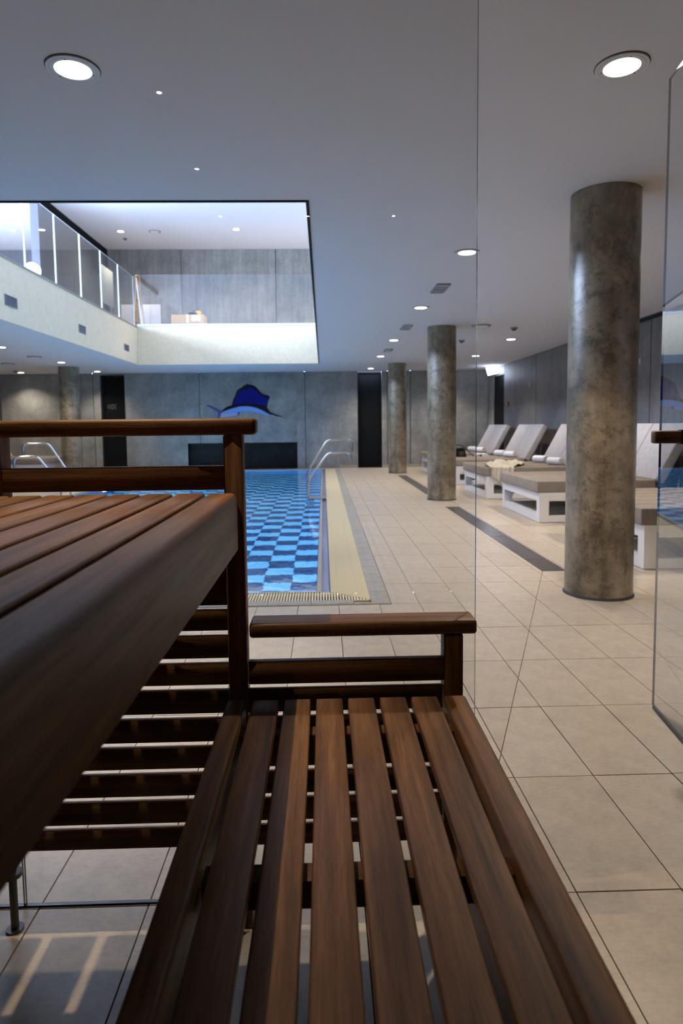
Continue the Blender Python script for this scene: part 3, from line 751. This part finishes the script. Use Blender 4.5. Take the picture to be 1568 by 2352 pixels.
# ---------------------------------------------------------------- swimming pool
PD = 1.35
pool = empty('swimming_pool', ((PX0+PX1)/2, PY0, 0)); tag(pool, 'swimming pool with blue checkered floor and still water', 'pool')
PO = Vector(pool.location)
def pobj(name, b2, mat, smooth=False, kind=None, label=None):
    o = obj(name, b2, mat, pool, smooth); o.location = -PO
    if kind: o['kind'] = kind
    if label: o['label'] = label
    return o
b2 = bmesh.new(); T = .18
worldbox(b2, (PX0-T, PY0-T, -PD-.2), (PX1+T, PY1+T, -PD-.012))
worldbox(b2, (PX0-T, PY0-T, -PD-.012), (PX0, PY1+T, -.035)); worldbox(b2, (PX1, PY0-T, -PD-.012), (PX1+.035, PY1+T, -.035))
worldbox(b2, (PX0, PY0-T, -PD-.012), (PX1, PY0, -.035)); worldbox(b2, (PX0, PY1, -PD-.012), (PX1, PY1+.1, -.035))
pobj('basin', b2, POOLW, label='blue pool walls')
b2 = bmesh.new(); vsw = [b2.verts.new(p) for p in ((PX0, PY0, -.018), (PX1, PY0, -.018), (PX1, PY1, -.018), (PX0, PY1, -.018))]; b2.faces.new(vsw)
pobj('water', b2, WATER, label='still blue water')
# checkered tiles on the floor, 30 cm
pt = .30; lst = []
ni = int((PX1-PX0)/pt)+1; nj = int((PY1-PY0)/pt)+1
for j in range(nj):
    for i in range(ni):
        x1 = PX1-i*pt; x0 = max(PX0, x1-pt); y0 = PY0+j*pt; y1 = min(PY1, y0+pt)
        if x1-x0 < .02 or y1-y0 < .02: continue
        lst.append(((y0-5)+(-x1)*1.3, x0, y0, x1, y1, (i+j) % 2))
lst.sort()
rl, rd = bmesh.new(), bmesh.new(); cache = {}
for k, (_, x0, y0, x1, y1, dk) in enumerate(lst):
    if k < 290:
        key = (round(x1-x0, 3), round(y1-y0, 3), dk)
        if key not in cache:
            b3 = bmesh.new(); addbox(b3, (-(x1-x0)/2+.002, -(y1-y0)/2+.002, 0), ((x1-x0)/2-.002, (y1-y0)/2-.002, .012)); cache[key] = to_mesh('pool_tile', b3, POOLD if dk else POOLL)
        link('pool_tile', cache[key], pool, Vector(((x0+x1)/2, (y0+y1)/2, -PD-.012))-PO)
    else: addbox(rd if dk else rl, (x0+.002, y0+.002, -PD-.012), (x1-.002, y1-.002, -PD))
pobj('light_tile_field', rl, POOLL, kind='stuff'); pobj('dark_tile_field', rd, POOLD, kind='stuff')
# navy band of tiles just inside the right and left edge
for s, xe in ((1, PX1), (-1, PX0)):
    y = PY0; me_ = None
    while y < PY1-.05 and s == 1:
        if me_ is None:
            b3 = bmesh.new(); addbox(b3, (-.008, .003, -.30), (0, .247, -.036)); me_ = to_mesh('edge_tile', b3, NAVY)
        link('edge_tile', me_, pool, Vector((xe, y, 0))-PO); y += .25
# lips, overflow channel, grating, border
b2 = bmesh.new()
worldbox(b2, (PX1, PY0-.035, -.045), (PX1+.035, PY1+.1, -.002)); worldbox(b2, (PX0-.035, PY0-.035, -.045), (PX0, PY1+.1, -.002))
worldbox(b2, (PX0, PY0-.035, -.045), (PX1, PY0, -.002)); worldbox(b2, (PX0, PY1, -.045), (PX1, PY1+.1, -.002))
pobj('pool_lip', b2, GREYTILE, label='pale stone lip at the water')
b2 = bmesh.new()
worldbox(b2, (PX1+.035, BY0+.13, -.13), (.343, PY1+.12, -.075)); worldbox(b2, (-5.403, BY0+.13, -.13), (PX0-.035, PY1+.12, -.075)); worldbox(b2, (PX0-.035, BY0+.13, -.13), (PX1+.035, PY0-.035, -.075))
worldbox(b2, (PX1+.035, PY0-.03, -.075), (.036, PY1+.1, -.030)); worldbox(b2, (-5.096, PY0-.03, -.075), (PX0-.035, PY1+.1, -.030))
pobj('overflow_channel', b2, CHANNEL)
b2 = bmesh.new()
worldbox(b2, (PX1+.036, BY0-.15, -.34), (BX1+.1, YB+.2, -.135)); worldbox(b2, (BX0-.1, BY0-.15, -.34), (PX0-T-.001, YB+.2, -.135))
worldbox(b2, (PX0-T, BY0-.15, -.34), (PX1+.036, PY0-T-.001, -.135)); worldbox(b2, (PX0-T, PY1+.101, -.34), (PX1+.036, YB+.2, -.135))
pobj('surround_pan', b2, CHANNEL)  # unseen pan added to keep sky light from leaking in under the surround
b2 = bmesh.new(); pit = .0218; bw = .0125
yy = BY0+.135
while yy < PY1+.1:
    for (xa, xb, sg) in ((.040, .343, 1), (-5.403, -5.100, -1)):
        if yy < 5.10:      # mitred corner
            lim = (5.10-yy)/(5.10-BY0-.135)*(.30)
            if sg == 1: xa2, xb2 = xa+lim, xb
            else: xa2, xb2 = xa, xb-lim
        else: xa2, xb2 = xa, xb
        if xb2-xa2 > .01: addbox(b2, (xa2, yy, -.022), (xb2, yy+bw, -.001))
    yy += pit
for xa in (.040, .19, .335): addbox(b2, (xa, 5.09 if xa < .2 else BY0+.2, -.030), (xa+.008, PY1+.1, -.004))
pobj('side_grating', b2, GRATE, kind='stuff', label='cream plastic grating along the sides')
b2 = bmesh.new(); xx = -5.10
while xx < .34:
    lim = 0
    if xx > .04: lim = (xx-.04)/.30*(5.10-BY0-.135)
    if xx < -5.10: lim = 0
    y1 = 5.092-lim
    if y1-(BY0+.135) > .008: addbox(b2, (xx, BY0+.135, -.022), (xx+bw*.85, y1, -.001))
    xx += pit
for ya in (BY0+.131, 5.03): addbox(b2, (-5.1, ya, -.024), (.335 if ya < 5 else .09, ya+.010, -.0005))
pobj('front_grating', b2, GRATE, kind='stuff', label='cream plastic grating at the near end')
# border tiles (grey at the side, beige at the near end), one by one
y = BY0+.06; me_ = None; me2 = None
while y < PY1+.1:
    if me_ is None:
        b3 = bmesh.new(); addbox(b3, (0, .002, -.02), (.140, .308, .0)); me_ = to_mesh('border_tile', b3, GREYTILE)
    link('border_tile', me_, pool, Vector((.345, y, .0))-PO)
    if y < 14: link('border_tile', me_, pool, Vector((-5.55, y, .0))-PO)
    y += .31
x = -5.55
while x < .48:
    w_ = min(.32, .485-x)
    b3 = bmesh.new(); prism(b3, [(BY0, -.012), (BY0+.004, .006), (BY0+.020, .012), (BY0+.058 if x+w_ > .35 else BY0+.128, .004), (BY0+.058 if x+w_ > .35 else BY0+.128, -.02), (BY0, -.02)], 0, x+.0015, x+w_-.0015)
    pobj('border_tile', b3, GREYTILE); x += .32
# pool lamps under water
for x, rot, yset in ((PX0+.012, PI/2, (6.0, 8.2, 10.4, 12.6, 14.8, 17.0, 19.2)), (PX1-.020, -PI/2, ())):
    for y in yset:
        L = bpy.data.lights.new('pool_lamp', 'AREA'); L.shape = 'DISK'; L.size = .30; L.energy = 420; L.color = (.52, .80, 1)
        lo = bpy.data.objects.new('pool_lamp', L); C.objects.link(lo); lo.parent = pool; lo.location = Vector((x+(.01 if rot > 0 else -.01), y, -.62))-PO; lo.rotation_euler = (0, -rot, 0)
        b3 = bmesh.new(); cyl(b3, (0, 0, 0), .13, .008, 24); o = obj('underwater_lamp', b3, POOLLAMP, pool, False); o.location = Vector((x, y, -.62))-PO; o.rotation_euler = (0, rot, 0)

# steel pool ladders: a high far rail and a lower near one, treads under water
def ladder(mirror, lab):
    mx = (lambda x: x) if not mirror else (lambda x: -5.06-x)
    e = empty('pool_ladder', (mx(.10), 12.0, 0)); tag(e, lab, 'pool ladder', 'steel pool ladders'); ex = mx(.10)
    for y, zl, zt, xa, xb in ((.25, .50, 1.062, .100, .500), (-.20, .345, .836, .110, .462)):
        b2 = bmesh.new()
        pts = [(mx(-.298)-ex, y, -1.0), (mx(-.298)-ex, y, zl-.02), (mx(xa-.03)-ex, y, zt), (mx(xb)-ex, y, zt-.004), (mx(xb+.045)-ex, y, zt-.08), (mx(xb+.045)-ex, y, zt-.23)]
        tube(b2, smoothpath(pts, .085, 8), .019, 14); obj('handrail', b2, STEEL, e, True)
    for z in (-.02, -.30, -.58, -.86):
        b2 = bmesh.new(); a, b_ = sorted((mx(-.30)-ex, mx(-.19)-ex)); addbox(b2, (a, -.20, z), (b_, .25, z+.02)); obj('tread', b2, STEEL, e)
    b2 = bmesh.new(); a, b_ = sorted((mx(-.28)-ex, mx(.036)-ex)); addbox(b2, (a, -.25, .0), (b_, .25, .006)); obj('bridge_plate', b2, plain('plate_grey', (.22, .21, .26), .35), e)
ladder(False, 'curved steel pool ladder at the right edge of the water')
ladder(True, 'curved steel pool ladder at the far left edge of the water')

# ---------------------------------------------------------------- sailfish relief on the far wall
fy = YB
def fp(px, py):
    """far-wall coordinates measured on the relief"""
    return px, py
def cut(name, pts, mat, parent, t0, t1, lab=None):
    b2 = bmesh.new(); prism(b2, pts, 1, t0, t1)
    o = obj(name, b2, mat, parent);
    if lab: o['label'] = lab
    return o
def W(a, b_):      # relief sheet units to metres
    return (-3.93+a*.002138, 2.985-b_*.002120)
fe_ = empty('sailfish_relief', (-2.6, YB, 2.0)); tag(fe_, 'painted metal sailfish with a tall blue sail hanging on the far concrete wall', 'wall art')
def Wl(l_): return [(W(a, b_)[0]+2.6, W(a, b_)[1]-2.0) for a, b_ in l_]
NAVYP = plain('fish_navy', (.0012, .0015, .004), .7, spec=.1); SAILP = plain('fish_sail_blue', (.003, .003, .11), .7, spec=.1); BODYP = plain('fish_body_blue', (.16, .30, .72), .4)
BELLY = plain('fish_belly', (.34, .36, .52), .4); TAILP = plain('fish_tail_blue', (.012, .035, .20), .4)
cut('sail_edge', Wl([(510, 465), (530, 390), (560, 330), (590, 245), (605, 240), (640, 212), (660, 205), (690, 178), (715, 172), (735, 152), (765, 168), (800, 172), (850, 188), (890, 230), (940, 288), (980, 315), (1025, 320), (1068, 350), (1042, 400), (1030, 440), (1018, 520), (900, 480), (760, 460), (620, 465)]), NAVYP, fe_, -.030, -.004, 'black spiny edge of the sail')
cut('sail', Wl([(525, 448), (560, 400), (590, 330), (620, 272), (660, 258), (700, 228), (760, 205), (820, 215), (870, 255), (920, 305), (980, 342), (1040, 362), (1018, 430), (1003, 472), (880, 452), (740, 438), (610, 448)]), SAILP, fe_, -.036, -.0305, 'deep blue sail')
for k in range(6):
    a = 600+k*70; cut('sail_ray', Wl([(a, 440), (a+5, 440), (a+20+k*6, 262+abs(k-2)*22), (a+16+k*6, 262+abs(k-2)*22)]), NAVYP, fe_, -.039, -.0362)
cut('back', Wl([(355, 548), (430, 490), (500, 468), (620, 448), (760, 440), (900, 458), (1015, 500), (1060, 560), (1045, 600), (960, 545), (860, 500), (740, 478), (620, 482), (480, 520), (380, 556)]), NAVYP, fe_, -.034, -.004, 'dark back line')
cut('body', Wl([(370, 560), (480, 522), (620, 486), (740, 482), (860, 505), (960, 550), (1050, 600), (1040, 620), (930, 590), (820, 560), (740, 548), (650, 556), (560, 578), (440, 585)]), BODYP, fe_, -.040, -.004, 'light blue flank')
cut('belly', Wl([(355, 575), (440, 588), (560, 580), (640, 562), (640, 580), (560, 612), (430, 638), (345, 640)]), BELLY, fe_, -.032, -.004, 'pale lower belly')
cut('bill', Wl([(1050, 565), (1150, 605), (1285, 656), (1150, 628), (1085, 606), (1040, 605)]), NAVYP, fe_, -.028, -.010, 'long thin bill')
cut('tail_fin', Wl([(130, 452), (200, 465), (300, 518), (335, 538), (372, 550), (345, 598), (315, 655), (285, 690), (310, 600), (306, 560), (250, 522), (165, 478)]), TAILP, fe_, -.026, -.004, 'dark blue forked tail')
cut('pelvic_fin', Wl([(580, 568), (606, 618), (640, 562)]), TAILP, fe_, -.034, -.0045)
b2 = bmesh.new()
for x in (-1.2, -.6, 0, .6): worldbox(b2, (x, -.004, .02), (x+.03, 0, .05))
obj('wall_mount', b2, DARKGREY, fe_)

# faint emblem on the wide black door
e = empty('door_sign', (-6.58, YB+.179, 2.0)); tag(e, 'faint grey outlined sign on the wide black doorway', 'sign')
sm = plain('sign_grey', (.16, .16, .17), .5)
b2 = bmesh.new()
for x in (-.10, -.04, .02, .08): worldbox(b2, (x, -.003, -.07), (x+.010, 0, .07))
for z in (-.07, .06): worldbox(b2, (-.04, -.003, z), (.03, 0, z+.010))
worldbox(b2, (.09, -.003, .06), (.13, 0, .07)); worldbox(b2, (.09, -.003, -.07), (.13, 0, -.06)); obj('lines', b2, sm, e)
b2 = bmesh.new(); tube(b2, [(-.12-.03*math.cos(t), -.003, .07*math.sin(t)) for t in [(-1.2+k*.3) for k in range(9)]], .004, 4); obj('arc', b2, sm, e)

# ---------------------------------------------------------------- double daybeds
def daybed(lab):
    """Local frame: foot end at x=0, near long side at y=0, head towards +x."""
    e = empty('double_daybed', (0, 0, 0)); tag(e, lab, 'daybed', 'white double daybeds along the right wall')
    Wd, L = 1.78, 2.05; g = .006
    def fr(name, lo, hi): return box(name, lo, hi, WHITEL, e, .003, 1)
    b2 = bmesh.new()      # foot frame: closed rectangle
    for lo, hi in (((0, 0, g), (.13, .115, .403)), ((0, Wd-.115, g), (.13, Wd, .403)), ((0, .115, .29), (.13, Wd-.115, .403)), ((0, .115, g), (.13, Wd-.115, .10))): worldbox(b2, lo, hi)
    obj('foot_frame', b2, WHITEL, e)
    b2 = bmesh.new()
    for lo, hi in (((L-.13, 0, g), (L, .115, .403)), ((L-.13, Wd-.115, g), (L, Wd, .403)), ((L-.13, .115, .29), (L, Wd-.115, .403)), ((L-.13, .115, g), (L, Wd-.115, .10))): worldbox(b2, lo, hi)
    obj('head_frame', b2, WHITEL, e)
    for y in (0, Wd-.06):
        fr('side_beam', (.13, y, .29), (L-.13, y+.06, .403)); fr('floor_runner', (.13, y, g), (L-.13, y+.06, .095))
    for x in (.06, L-.10):
        for y in (.03, Wd-.07): box('glide', (x, y, 0), (x+.04, y+.04, g+.001), DARKGREY, e)
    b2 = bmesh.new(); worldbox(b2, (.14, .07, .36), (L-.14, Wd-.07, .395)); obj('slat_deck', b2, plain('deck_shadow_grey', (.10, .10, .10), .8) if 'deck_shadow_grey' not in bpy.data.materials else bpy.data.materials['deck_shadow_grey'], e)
    # two seat cushions
    for y0 in (-.005, Wd/2+.007):
        b2 = bmesh.new(); addbox(b2, (-.035, y0, .405), (1.56, y0+Wd/2+.002, .557)); bevel(b2, .016, 3)
        s_ = obj('seat_cushion', b2, SEATF, e, True)
        b2 = bmesh.new(); worldbox(b2, (.0, y0+.30, .5565), (1.5, y0+.303, .5585)); worldbox(b2, (.0, y0+.60, .5565), (1.5, y0+.603, .5585)); obj('seam', b2, plain('seam_brown', (.16, .13, .11), .9) if 'seam_brown' not in bpy.data.materials else bpy.data.materials['seam_brown'], s_)
    # two raised back cushions
    a = math.atan2(1.30-.557, 4.82-4.415)
    for y0 in (0.0, Wd/2+.006):
        b2 = bmesh.new(); addbox(b2, (0, 0, -.135), (.86, Wd/2-.008, 0)); bevel(b2, .018, 3)
        bmesh.ops.transform(b2, matrix=Matrix.Rotation(-a, 4, 'Y'), verts=b2.verts)
        o = obj('back_cushion', b2, BACKF, e, True, (1.555, y0, .557))
    b2 = bmesh.new(); addbox(b2, (0, .05, -.155), (.84, Wd-.05, -.137)); bmesh.ops.transform(b2, matrix=Matrix.Rotation(-a, 4, 'Y'), verts=b2.verts)
    obj('back_board', b2, bpy.data.materials['deck_shadow_grey'], e, False, (1.555, 0, .557))
    for y in (.15, Wd-.2):
        b2 = bmesh.new(); tube(b2, [(L-.1, y, .39), (1.98, y, .95)], .015, 6); obj('prop', b2, STEEL, e)
    return e
db = daybed('nearest white double daybed, partly hidden behind the nearest column')
db_labels = [(5.67, None), (8.50, 'white double daybed just behind and left of the nearest column, nothing on its foot end'),
             (11.30, 'white double daybed with the cream knitted throw over its foot end'), (14.15, 'white double daybed with the black bag on it, right of the middle column'),
             (17.0, 'farthest white double daybed in the row, half behind the middle column')]
beds = []
for y, lab in db_labels:
    e = db if lab is None else copy_tree(db)
    e.location = (2.86, y, 0); beds.append(e)
    if lab: e['label'] = lab
e = copy_tree(db); e.location = (-7.42, 19.0, 0); e.rotation_euler = (0, 0, PI); e['label'] = 'white double daybed across the pool in front of the far wall'; e['group'] = 'white double daybeds across the pool'

# rolled towels
def towel(x, y, z, rz, lab, first=None):
    e = empty('rolled_towel', (x, y, z), rz); tag(e, lab, 'towel', 'rolled white towels on the daybeds')
    R0, Lh = .072, .15
    b2 = bmesh.new(); seg = 28
    prof = [(0, R0*.72), (.012, R0*.93), (.03, R0), (2*Lh-.03, R0), (2*Lh-.012, R0*.93), (2*Lh, R0*.72)]
    rings = [[b2.verts.new((r*math.cos(t)*1.04, yy-Lh, R0+r*math.sin(t)*(.96+.02*math.sin(yy*40)))) for t in [2*PI*k/seg for k in range(seg)]] for yy, r in prof]
    for r0, r1 in zip(rings, rings[1:]):
        for k in range(seg): b2.faces.new((r0[k], r1[k], r1[(k+1) % seg], r0[(k+1) % seg]))
    b2.faces.new(rings[0]); b2.faces.new(rings[-1][::-1]); bmesh.ops.recalc_face_normals(b2, faces=b2.faces)
    obj('roll', b2, TOWELM, e, True)
    b2 = bmesh.new()
    pts = [((.008+.0065*t)*math.cos(t*1.0), -Lh-.002, R0+(.008+.0065*t)*math.sin(t)) for t in [k*.35 for k in range(27)]]
    tube(b2, pts, .0045, 5); obj('end_spiral', b2, TOWELIN, e)
for bi, (x, y, rz, n_) in {2: (4.27, 11.85, .55, 'on the daybed with the knitted throw'), 3: (4.27, 14.75, .55, 'on the daybed with the black bag'), 4: (4.27, 17.6, .55, 'on the farthest daybed')}.items():
    towel(x-.03, y+.75, .5585, rz, 'rolled white towel farther from the aisle end '+n_); towel(x, y+.02, .5585, rz, 'rolled white towel nearer the viewer '+n_)

# knitted throw hanging over the near side of the third daybed
def throw():
    e = empty('knitted_throw', (3.1, 11.3, .56)); tag(e, 'crumpled cream knitted throw draped over the foot of a daybed', 'blanket')
    b2 = bmesh.new(); NU, NV = 34, 60; random.seed(3)
    import mathutils
    grid = []
    for j in range(NV+1):
        v_ = j/NV; row = []
        for i in range(NU+1):
            u_ = i/NU
            if v_ < .30:      # hanging part, below the edge; a pointed hem
                t = v_/.30; drop = (1-t)*(.36-.16*abs(u_-.62)*2*(1 if u_ > .62 else 1.15))
                w_ = .37+.04*t
                x = -.17+w_*u_; y = -.030-.012*math.sin(u_*19+t*2)-.010*math.cos(u_*33); z = .012-drop
            else:
                t = (v_-.30)/.70
                cx_ = .02+.42*t; w_ = .41+.32*math.sin(t*2.6)
                x = cx_-w_/2+w_*u_; y = .0+t*1.15
                nz = mathutils.noise.noise(Vector((x*9, y*7, 1.3)))
                env = min(1, t*5)*math.sin(PI*min(max(u_, .03), .97))**.4
                z = .010+env*(.030+.075*max(0, nz+.35))*min(1, 1.5*(1.02-t)*2)
            row.append(b2.verts.new((x, y, z)))
        grid.append(row)
    for a, b_ in zip(grid, grid[1:]):
        for k in range(NU): b2.faces.new((a[k], a[k+1], b_[k+1], b_[k]))
    me = to_mesh('cloth', b2, KNIT, True); o = link('cloth', me, e)
    md = o.modifiers.new('thick', 'SOLIDIFY'); md.thickness = .006; md.offset = 1
    for k in range(22):       # tassels along the hem
        u_ = k/21; x = -.17+.37*u_; drop = (.36-.16*abs(u_-.62)*2*(1 if u_ > .62 else 1.15))
        b2 = bmesh.new(); tube(b2, [(x, -.035, .014-drop), (x+random.uniform(-.01, .01), -.04, -.04-drop)], .0035, 4)
        if k == 0: tas = e
        obj('tassel', b2, KNIT, e)
throw()

# black bag and folded cloth on the fourth daybed
e = empty('black_bag', (3.18, 15.35, .5585)); tag(e, 'soft black bag on the daybed right beside the middle column', 'bag')
b2 = bmesh.new(); addbox(b2, (-.16, -.12, 0), (.20, .14, .20)); bmesh.ops.subdivide_edges(b2, edges=b2.edges, cuts=5, use_grid_fill=True)
import mathutils
for v in b2.verts:
    nz = mathutils.noise.noise(v.co*8); f = 1-.25*(v.co.z/.2)**2; v.co.x *= f; v.co.y *= f
    if v.co.z > .01: v.co += v.co.normalized()*nz*.03
obj('body', b2, BAGM, e, True)
b2 = bmesh.new(); tube(b2, smoothpath([(-.12, -.1, .16), (-.05, -.12, .30), (.10, -.12, .27), (.28, -.10, .08), (.38, -.10, .015)], .08), .010, 8); obj('strap', b2, BAGM, e, True)
b2 = bmesh.new(); addbox(b2, (.02, -.135, .03), (.13, -.118, .13)); bevel(b2, .006, 2); obj('pocket', b2, plain('bag_pocket_brown', (.05, .035, .028), .8), e, True)
e = empty('folded_cloth', (3.74, 15.27, .5585)); tag(e, 'white folded cloth with black pattern beside the black bag', 'cloth')
b2 = bmesh.new(); addbox(b2, (-.13, -.1, 0), (.15, .12, .07)); bmesh.ops.subdivide_edges(b2, edges=b2.edges, cuts=4, use_grid_fill=True)
for v in b2.verts:
    if v.co.z > .03: v.co.z += .02*mathutils.noise.noise(v.co*14)-(.02 if abs(v.co.x) > .12 else 0)
obj('fold', b2, TOWELM, e, True)
b2 = bmesh.new(); addbox(b2, (-.07, -.106, .012), (-.02, -.098, .05)); addbox(b2, (-.115, -.106, .03), (-.09, -.098, .06)); obj('pattern', b2, BLACK, e)
